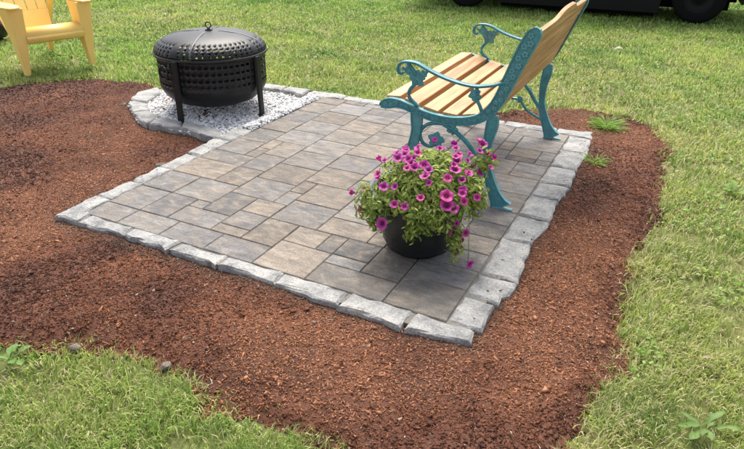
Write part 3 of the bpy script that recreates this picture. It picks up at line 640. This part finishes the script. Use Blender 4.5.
# back boards on the rear of the uprights
lean = math.atan2(2.075 - 1.955, .885 - .58)
def backx(z): return 1.955 + (z - .58) * math.tan(lean) + .012
for (za, zb) in ((.535, .632), (.637, .734), (.739, .826)):
    bm = bmesh.new(); h = (zb - za) / 2 / math.cos(lean); box(bm, (-.011, -.600, -h), (.011, .600, h)); o = bobj('back_slat', bm, M_WOOD, bench)
    zc = (za + zb) / 2; o.location = L(backx(zc), 1.7865, zc); o.rotation_euler = (0, lean, 0); bevel(o, .003)
bm = bmesh.new(); n = 40; secs = []
for k in range(n + 1):
    y = -.600 + 1.2 * k / n; u = abs(y / .600)
    hgt = .096 + .042 * (1 / (1 + math.exp((u - .32) * 20)))
    secs.append([Vector((-.011, y, 0)), Vector((.011, y, 0)), Vector((.011, y, hgt)), Vector((-.011, y, hgt))])
loft(bm, secs); o = bobj('crest_rail', bm, M_WOOD, bench); o.location = L(backx(.840), 1.7865, .836); o.rotation_euler = (0, lean, 0); bevel(o, .003)

# ------------------------------------------------------------------ potted petunia
POT = Vector((1.795, .59, 0))
pot = tag(empty('flower_pot', POT), 'black ribbed plastic pot full of magenta petunias beside the bench', 'potted plant')
pp = [(0, .0), (.118, .0), (.126, .012)]
for k in range(1, 15):
    t = k / 14; r_ = .126 + (.203 - .126) * t ** .42; pp.append((r_ + (.0045 if k % 2 else -.002), .012 + .252 * t))
pp += [(.207, .272), (.224, .282), (.236, .292), (.240, .302), (.234, .311), (.220, .312), (.208, .304), (.198, .285), (.19, .25)]
bm = bmesh.new(); lathe(bm, pp, 64); po = bobj('pot', bm, M_POT, pot, smooth=True)
bm = bmesh.new(); lathe(bm, [(.2245, .2825), (.2365, .2925), (.2405, .302), (.2345, .3115), (.220, .3125), (.2075, .3045)], 64); bobj('rim', bm, M_POTRIM, po, smooth=True)
bm = bmesh.new(); lathe(bm, [(0, .272), (.196, .262)], 32); bobj('soil', bm, M_PSOIL, pot)
# foliage: many leaves over a mound, draping over the rim
def leaves():
    r = np.random.default_rng(4); out = []
    def shell(c, rad, n, lo=.72, hi=1.04, zmin=-.35):
        k = 0
        while k < n:
            v = r.normal(0, 1, 3); v /= np.linalg.norm(v)
            if v[2] < zmin: continue
            p = np.array(c) + v * np.array(rad) * r.uniform(lo, hi)
            rr = np.hypot(p[0], p[1])
            if rr < .238 and p[2] < .285: continue
            if v[0] < -.72 and v[1] > -.55 and p[2] < .38 and rr > .15: continue          # the bare stretch of rim on the left
            out.append((p, v)); k += 1
    shell((.02, .02, .285), (.245, .245, .175), 3000)
    shell((.03, -.10, .285), (.205, .155, .050), 480, .8, 1.05, -.9)
    shell((.045, -.045, .300), (.225, .215, .035), 480, .88, 1.04, -1)
    for a_ in np.radians(np.arange(-118, 40, 9)): shell((.232 * math.cos(a_), .232 * math.sin(a_), .312), (.030, .030, .020), 26, .1, 1.1, -1)
    shell((-.0, .0, .27), (.17, .17, .15), 500, .3, 1)
    shell((.215, -.125, .165), (.045, .045, .12), 230, .3, 1.05, -1)
    shell((.225, .19, .40), (.055, .055, .075), 190, .2, 1.1, -1)
    shell((-.195, -.150, .255), (.075, .06, .095), 220, .3, 1.05, -1)
    shell((.06, -.245, .225), (.05, .03, .065), 140, .2, 1.05, -1)
    shell((-.11, -.215, .245), (.075, .05, .085), 280, .2, 1.05, -1)
    shell((.13, -.20, .25), (.09, .05, .055), 200, .2, 1.05, -1)
    shell((.255, .02, .30), (.05, .09, .09), 220, .2, 1.05, -1)
    P = np.array([o[0] for o in out]); Nn = np.array([o[1] for o in out]); n = len(P)
    s = r.uniform(.0085, .0185, n); up = Nn + r.normal(0, .55, (n, 3)); up[:, 2] += .35; up /= np.linalg.norm(up, axis=1)[:, None]
    d = r.normal(0, 1, (n, 3)); d -= up * (d * up).sum(1)[:, None]; d /= np.linalg.norm(d, axis=1)[:, None]; sd_ = np.cross(up, d)
    prof = [(-1, 0, 0), (-.45, .34, .16), (.25, .36, .16), (1.15, 0, -.15), (.25, -.36, .16), (-.45, -.34, .16), (-.1, 0, 0), (.4, 0, -.02)]
    V = np.stack([P + s[:, None] * (a * d + b * sd_ + c * up) for a, b, c in prof], 1).reshape(-1, 3)
    f = np.array([[0, 6, 1], [1, 6, 2], [2, 6, 7], [2, 7, 3], [3, 7, 4], [4, 7, 6], [4, 6, 5], [5, 6, 0]])
    F = (np.arange(n)[:, None, None] * 8 + f[None]).reshape(-1, 3)
    u = np.clip(r.normal(.5, .28, n), 0, 1)[:, None]; c = np.array([.12, .22, .032]) * (1 - u) + np.array([.54, .60, .15]) * u; c *= r.uniform(.55, 1.15, (n, 1))
    return V, F, np.repeat(c, 8, 0)
V, F, C_ = leaves(); o = npmesh('foliage', V, F, M_BLADE, C_, pot, smooth=True); o['kind'] = 'stuff'
bm = bmesh.new(); r = random.Random(8)
for k in range(46):
    a_ = r.uniform(0, 6.283); rr = r.uniform(.1, .24); tip = Vector((rr * math.cos(a_), rr * math.sin(a_), r.uniform(.34, .46) - rr * .4)); s0 = Vector((tip.x * .3, tip.y * .3, .26))
    tube(bm, catmull([s0, s0.lerp(tip, .5) + Vector((0, 0, .05)), tip], 4), .0016, 5)
for tip in ((.21, -.12, .08), (.29, -.14, .07), (-.26, -.14, .27), (.25, .2, .45), (-.06, -.26, .18)):
    tip = Vector(tip); tube(bm, catmull([Vector((tip.x * .5, tip.y * .5, .28)), Vector((tip.x * .9, tip.y * .9, .31)), tip], 5), .002, 5)
o = bobj('stems', bm, mat_simple('stem_green', (.16, .24, .06, 1), .6).m, pot); o['kind'] = 'stuff'
def petunia_mesh(open_=1.0, seed=0):
    r = random.Random(seed); n = 25; rad = [(.0016, -.030), (.0035, -.014), (.008, -.004), (.017, .003), (.0265 * open_, .0035 + (1 - open_) * .02)]
    V, F, C = [], [], []
    cols_ = [(.22, .30, .08), (.34, .05, .20), (.15, .008, .07), (.50, .028, .27), (.58, .070, .38)]
    for j, (rr, z) in enumerate(rad):
        for k in range(n):
            a_ = 2 * math.pi * k / n; lobe = 1 + (.11 * abs(math.cos(2.5 * a_)) - .05) * (j >= 3) * (1.0 if j == 4 else .3); ruff = .0032 * math.sin(5 * a_ + 1) * (j == 4) + r.uniform(-.0012, .0012) * (j == 4)
            V.append((rr * lobe * math.cos(a_), rr * lobe * math.sin(a_), z + ruff))
            vein = .78 if (j >= 3 and k % 5 == 0) else 1; c = cols_[j]; C.append((c[0] * vein, c[1] * vein, c[2] * vein))
    for j in range(4):
        for k in range(n): F.append((j * n + k, j * n + (k + 1) % n, (j + 1) * n + (k + 1) % n, (j + 1) * n + k))
    o = npmesh('blossom', np.array(V), np.array(F), M_PETAL, np.array(C), smooth=True); me = o.data; bpy.data.objects.remove(o); return me
PM = [petunia_mesh(1, 1), petunia_mesh(.92, 2), petunia_mesh(.62, 3)]
BL = [(1.527, 0.453, 0.277), (1.582, 0.428, 0.219), (1.711, 0.373, 0.373), (1.771, 0.371, 0.387), (1.733, 0.332, 0.227), (1.607, 0.552, 0.414), (1.712, 0.512, 0.453), (1.718, 0.582, 0.463), (1.755, 0.641, 0.465),
      (1.809, 0.465, 0.447), (1.767, 0.509, 0.46), (1.884, 0.368, 0.361), (1.872, 0.44, 0.425), (1.871, 0.475, 0.441), (1.874, 0.757, 0.463), (1.933, 0.65, 0.433), (1.957, 0.56, 0.426), (1.997, 0.547, 0.394),
      (1.95, 0.758, 0.429), (1.997, 0.618, 0.397), (1.97, 0.433, 0.363), (1.98, 0.418, 0.332), (2.003, 0.436, 0.314), (1.999, 0.792, 0.473), (2.054, 0.776, 0.427), (1.982, 0.795, 0.485), (2.002, 0.465, 0.187),
      (2.005, 0.475, 0.103), (2.084, 0.448, 0.07), (1.788, 0.733, 0.471), (1.777, 0.572, 0.469), (2.014, 0.514, 0.366), (1.73, .545, .462), (1.70, .62, .455), (1.84, .50, .452), (1.90, .72, .46), (1.66, .62, .43), (1.62, .57, .40)]
rb = random.Random(21)
for k in range(24):       # more small blooms over the mound and down the right side
    a_ = rb.uniform(-2.4, 1.4); e_ = rb.uniform(.15, 1.35)
    BL.append((1.81 + .262 * math.cos(a_) * math.cos(e_), .60 + .262 * math.sin(a_) * math.cos(e_), .285 + .185 * math.sin(e_)))
BL += [(2.01, .45, .24), (2.03, .50, .15), (2.05, .47, .20), (2.03, .78, .44), (2.00, .74, .46), (2.06, .72, .40), (1.98, .83, .47), (1.60, .46, .29), (1.56, .50, .28)]
for k, b in enumerate(BL):
    p = Vector(b) - POT; nrm = Vector((p.x * 1.0, p.y * 1.0, (p.z - .22) * 1.5)).normalized() + Vector((r.gauss(0, .28), r.gauss(0, .28) - .45, .45)); nrm.normalize()
    me = PM[2] if k in (0, 5, 14, 24, 27, 29) else PM[k % 2]; sc = r.uniform(.72, 1.0) * (1.12 if k in (4, 16, 20, 21, 23) else .88 if k < 38 else .74)
    o = inst('blossom', me, pot, p + nrm * .012, nrm.to_track_quat('Z', 'Y').to_euler(), (sc, sc, sc))

# ------------------------------------------------------------------ yellow garden chair
ch = tag(empty('garden_chair', (-2.62, 2.167, -.025), math.atan2(-.26, .965)), 'yellow plastic slatted garden chair standing on the lawn at the upper left', 'chair')
def slab(bm, prof, hws, th):
    """prof (x,z) line along the chair, half widths, thickness"""
    n = len(prof); secs = []
    for i, ((x, z), hw) in enumerate(zip(prof, hws)):
        a = Vector(prof[max(i - 1, 0)]); b = Vector(prof[min(i + 1, n - 1)]); t = (b - a).normalized(); nn = Vector((-t.y, t.x))
        if nn.y < 0: nn = -nn
        secs.append([Vector((x, -hw, z)), Vector((x, hw, z)), Vector((x - nn.x * th, hw, z - nn.y * th)), Vector((x - nn.x * th, -hw, z - nn.y * th))])
    loft(bm, secs)
bm = bmesh.new(); sp_ = [Vector((p[0], p[1], 0)) for p in ((.040, .290), (.058, .325), (.060, .370), (.035, .405), (-.02, .418), (-.12, .400), (-.28, .345), (-.45, .285), (-.55, .265))]
sp2 = catmull(sp_, 3); slab(bm, [(p.x, p.y) for p in sp2], [.262] * len(sp2), .012); bobj('seat', bm, M_YEL, ch, smooth=True)
# back: five boards in one fan, divided by slots
bk0, bk1 = Vector((-.50, 0, .235)), Vector((-.86, 0, .98)); bd = (bk1 - bk0); 
bm = bmesh.new()
slab(bm, [(bk0.x + bd.x * t, bk0.z + bd.z * t) for t in (0, .16, .33)], [.205, .222, .240], .012); back = bobj('backrest', bm, M_YEL, ch)
for k in range(5):
    bm = bmesh.new(); secs = []
    for t in np.linspace(.33, 1, 9):
        hw = .240 + (.300 - .240) * (t - .33) / .67; bw = 2 * hw / 5; yc = -hw + bw * (k + .5); topc = .045 * math.cos((k - 2) * .7)
        x = bk0.x + bd.x * t; z = bk0.z + bd.z * t + (topc if t > .99 else 0); g2 = .0045; h2 = bw / 2 - g2
        if t > .99: h2 *= .75
        secs.append([Vector((x, yc - h2, z)), Vector((x, yc + h2, z)), Vector((x - .012, yc + h2, z - .005)), Vector((x - .012, yc - h2, z - .005))])
    loft(bm, secs); o = bobj('back_board', bm, M_YEL, back); bevel(o, .003)
for s_ in (-1, 1):
    bm = bmesh.new(); secs = []
    for z, x0, x1, yi, yo in ((0, -.035, .022, .290, .332), (.12, -.050, .034, .276, .340), (.25, -.075, .045, .262, .350), (.38, -.10, .055, .248, .360), (.50, -.13, .062, .246, .370), (.602, -.15, .068, .240, .385)):
        secs.append([Vector((x0, s_ * yi, z)), Vector((x1, s_ * yi, z)), Vector((x1, s_ * yo, z)), Vector((x0, s_ * yo, z))])
    loft(bm, secs); o = bobj('leg', bm, M_YEL, ch); bevel(o, .008)
    bm = bmesh.new(); secs = []
    for z, xc, yc in ((0, -1.0, .325), (.12, -.93, .31), (.26, -.84, .295), (.40, -.74, .285), (.59, -.64, .30)):
        secs.append([Vector((xc - .03, s_ * (yc - .028), z)), Vector((xc + .035, s_ * (yc - .028), z)), Vector((xc + .035, s_ * (yc + .02), z)), Vector((xc - .03, s_ * (yc + .02), z))])
    loft(bm, secs); o = bobj('leg', bm, M_YEL, ch); bevel(o, .006)
    bm = bmesh.new(); secs = []
    for x, w2, z in ((.10, .035, .612), (.085, .060, .618), (.0, .078, .620), (-.2, .076, .618), (-.45, .060, .612), (-.70, .045, .605), (-.76, .025, .600)):
        yc = s_ * .325; secs.append([Vector((x, yc - w2, z)), Vector((x, yc + w2, z)), Vector((x, yc + w2, z - .016)), Vector((x, yc - w2, z - .016))])
    loft(bm, secs); o = bobj('armrest', bm, M_YEL, ch); bevel(o, .006)

# ------------------------------------------------------------------ parked vehicle (only its wheels and underside are in frame)
car = tag(empty('parked_car', (1.03, 8.1, -.05), math.atan2(.18, 3.4)), 'black parked vehicle on the lawn at the top, only tyres and shaded underside showing', 'car')
bm = bmesh.new(); hl = 1.70; out = [(-2.55, .36)]
def arch(cx_): return [(cx_ + .48 * math.cos(t), .36 + .52 * math.sin(t)) for t in np.linspace(math.pi, 0, 11)]
side = [(-2.60, .40)] + [(-2.12, .20)] + arch(-1.60)[1:-1] + [(-1.10, .11), (1.20, .11)] + arch(1.70)[1:-1] + [(2.22, .28), (2.50, .40), (2.58, .62), (2.52, .92), (2.30, 1.02), (1.55, 1.08), (.95, 1.62), (.4, 1.74), (-1.9, 1.74), (-2.45, 1.60), (-2.58, 1.05), (-2.62, .6)]  # sill shaped extra low to deepen the black shade beneath
secs = []
for yy, k in ((.0, .97), (.05, 1.0), (1.85, 1.0), (1.90, .97)):
    secs.append([Vector((x * (1 if z < 1.1 else k), yy + (0 if z < 1.1 else (.10 if yy < 1 else -.10)), z)) for x, z in side])
loft(bm, secs); body = bobj('body', bm, M_CAR, car)
bm = bmesh.new(); box(bm, (-1.06, .12, .05), (1.16, 1.78, .26)); box(bm, (-2.0, .30, .16), (2.1, 1.60, .30)); box(bm, (-2.3, .5, .25), (2.2, 1.4, .34)); box(bm, (-.9, 1.0, .15), (.6, 1.35, .22)); bobj('underbody_shade_block', bm, M_UNDER, car)  # boxes hung extra low, added bulk that blocks light under the car
bm = bmesh.new(); tube(bm, [(-2.5, .45, .24), (-1.9, .45, .24), (-1.2, .6, .18), (.8, .6, .18)], .035, 10); bobj('exhaust', bm, M_RIM, car, smooth=True)
for cx_ in (-1.60, 1.70):
    bm = bmesh.new(); tube(bm, [(cx_, .2, .40), (cx_, 1.7, .40)], .05, 10); bobj('axle', bm, M_UNDER, car, smooth=True)
    for y0_ in (0.0, 1.66):
        bm = bmesh.new(); prof = [(.20, 0.01), (.29, -.008), (.335, .012), (.345, .04), (.345, .18), (.335, .208), (.29, .23), (.20, .21)]; lathe(bm, prof, 44)
        bmesh.ops.rotate(bm, verts=bm.verts, cent=(0, 0, 0), matrix=Matrix.Rotation(-math.pi / 2, 3, 'X')); bmesh.ops.translate(bm, verts=bm.verts, vec=(cx_, y0_, .343)); wh = bobj('wheel', bm, M_TYRE, car, smooth=True)
        bm = bmesh.new(); lathe(bm, [(0, .06), (.06, .05), (.08, .09), (.19, .05), (.205, .01), (.205, .23), (.1, .2), (0, .2)], 30)
        bmesh.ops.rotate(bm, verts=bm.verts, cent=(0, 0, 0), matrix=Matrix.Rotation(-math.pi / 2, 3, 'X')); bmesh.ops.translate(bm, verts=bm.verts, vec=(cx_, y0_, .343)); bobj('rim', bm, M_RIM, wh, smooth=True)
for (xa, xb) in ((-1.9, -.95), (-.88, .0), (.07, .85)):
    for yy in (.045, 1.83):
        bm = bmesh.new(); box(bm, (xa, yy, 1.14), (xb, yy + .03, 1.56)); bobj('window', bm, M_GLASS, car)
for y0_ in (.15, 1.4):
    bm = bmesh.new(); box(bm, (2.50, y0_, .68), (2.60, y0_ + .35, .84)); o = bobj('headlight', bm, mat_simple('lamp_lens', (.7, .7, .7, 1), .1).m, car); bevel(o, .02)

# ------------------------------------------------------------------ small things in the grass and mulch
def rock(x, y, s, label, z=-.045, sq=.7):
    r = random.Random(int(x * 1000)); bm = bmesh.new(); bmesh.ops.create_icosphere(bm, subdivisions=2, radius=s)
    for v in bm.verts: v.co = Vector((v.co.x * 1.25, v.co.y * .9, v.co.z * sq)) * r.uniform(.80, 1.15)
    o = bobj('rock', bm, M_ROCK, smooth=False); o.location = (x, y, z + s * .05); o.rotation_euler = (0, 0, r.uniform(0, 3)); tag(o, label, 'rock'); return o
rock(-.030, .80, .026, 'round brown stone touching the left edging of the patio', -.02)
rock(.923, -.641, .019, 'flat grey brown rock where mulch meets grass at lower left')
rock(1.297, -.560, .018, 'grey brown rock on the lower mulch border right of a similar rock')
rock(-1.262, 1.66, .022, 'small dark rock against the left end of the gravel ring', -.04)
def weed(name, x, y, n, ln, wd, label, cat, seed, col=(.13, .25, .05), upright=.6, z=-.055):
    r = np.random.default_rng(seed); bm = None; V, F, C = [], [], []
    for k in range(n):
        a = 6.283 * k / n + r.uniform(-.9, .9); L_ = ln * r.uniform(.45, 1.1); w_ = wd * r.uniform(.7, 1.15); el = r.uniform(.1, upright); d = np.array([math.cos(a), math.sin(a), 0]); s_ = np.array([-d[1], d[0], 0]); base = len(V)
        st = np.array([x, y, z]) + d * .01 + np.array([r.normal(0, .01), r.normal(0, .01), 0])
        for t, wf in ((0, .10), (.15, .2), (.3, .65), (.45, .9), (.6, 1), (.75, .85), (.9, .5), (1, .05)):
            p = st + d * L_ * t * math.cos(el * (1 - .5 * t)) + np.array([0, 0, L_ * math.sin(el) * (t - .55 * t * t) * 1.6 + .008])
            for sd2 in (-1, 0, 1): V.append(p + s_ * w_ * wf * sd2 * r.uniform(.7, 1.25) + np.array([0, 0, .45 * w_ * wf * abs(sd2) + r.normal(0, .0022)])); v_ = r.uniform(.85, 1.15); C.append([c_ * v_ * (1.25 if sd2 == 0 else 1) for c_ in col])
        for i in range(7):
            for j in range(2): F.append((base + i * 3 + j, base + i * 3 + j + 1, base + (i + 1) * 3 + j + 1, base + (i + 1) * 3 + j))
    o = npmesh(name, np.array(V) - np.array([x, y, z]), np.array(F), M_BLADE, np.array(C), smooth=True); o.location = (x, y, z); tag(o, label, cat); return o
weed('broadleaf_weed', 3.045, .02, 9, .080, .014, 'broad leaved weed with big pale green leaves at the lower right of the lawn', 'weed', 1, (.15, .24, .06), .5, -.055)
weed('broadleaf_weed', .765, -.785, 7, .075, .016, 'low leafy weed at the left edge of the near lawn', 'weed', 2, (.15, .27, .06), .7)
weed('dandelion', 3.155, 2.105, 8, .12, .018, 'leafy weed rosette in the lawn at the right edge', 'weed', 3, (.17, .28, .06), .6)
weed('grass_tuft', 2.325, 2.86, 240, .16, .0022, 'fine green grass tuft at the back corner of the patio', 'grass tuft', 4, (.24, .38, .08), 1.5)
weed('grass_tuft', 2.352, 2.12, 120, .10, .0020, 'small grass tuft growing beside the right edging stones', 'grass tuft', 5, (.24, .38, .08), 1.5)
weed('dry_leaf', 3.017, .365, 1, .075, .013, 'curled dry brown leaf lying on the lawn at the lower right', 'leaf', 6, (.30, .24, .15), .4, -.035)
weed('pale_leaf', 1.97, 5.746, 1, .10, .035, 'pale fallen leaf on the lawn behind the bench', 'leaf', 7, (.42, .45, .30), .5, -.03)

bag = tag(empty('garden_bag', (-4.60, 2.82, -.05)), 'dark object with white spots behind the yellow chair at the left edge', 'bag')
bm = bmesh.new(); bmesh.ops.create_icosphere(bm, subdivisions=4, radius=.2)
for v in bm.verts:
    k = 1 + .16 * (float(fbm(v.co.x * 3 + 5, v.co.y * 3 + v.co.z * 4, 2.0, 5)) - .5) * 2; v.co = Vector((v.co.x * .95 * k, v.co.y * .95 * k, max(.0, (v.co.z + .17) * 1.05 * k)))
bobj('sack', bm, mat_simple('black_sack', (.012, .012, .014, 1), .35).m, bag, smooth=True)
for a_, h_ in ((-.9, .20), (-.3, .12), (-1.5, .10)):
    bm = bmesh.new(); bmesh.ops.create_icosphere(bm, subdivisions=2, radius=.035); 
    for v in bm.verts: v.co.z *= .6
    o = bobj('white_spot', bm, mat_simple('white_plastic', (.75, .75, .78, 1), .4).m, bag, smooth=True); o.location = (.185 * math.cos(a_), .185 * math.sin(a_), h_)
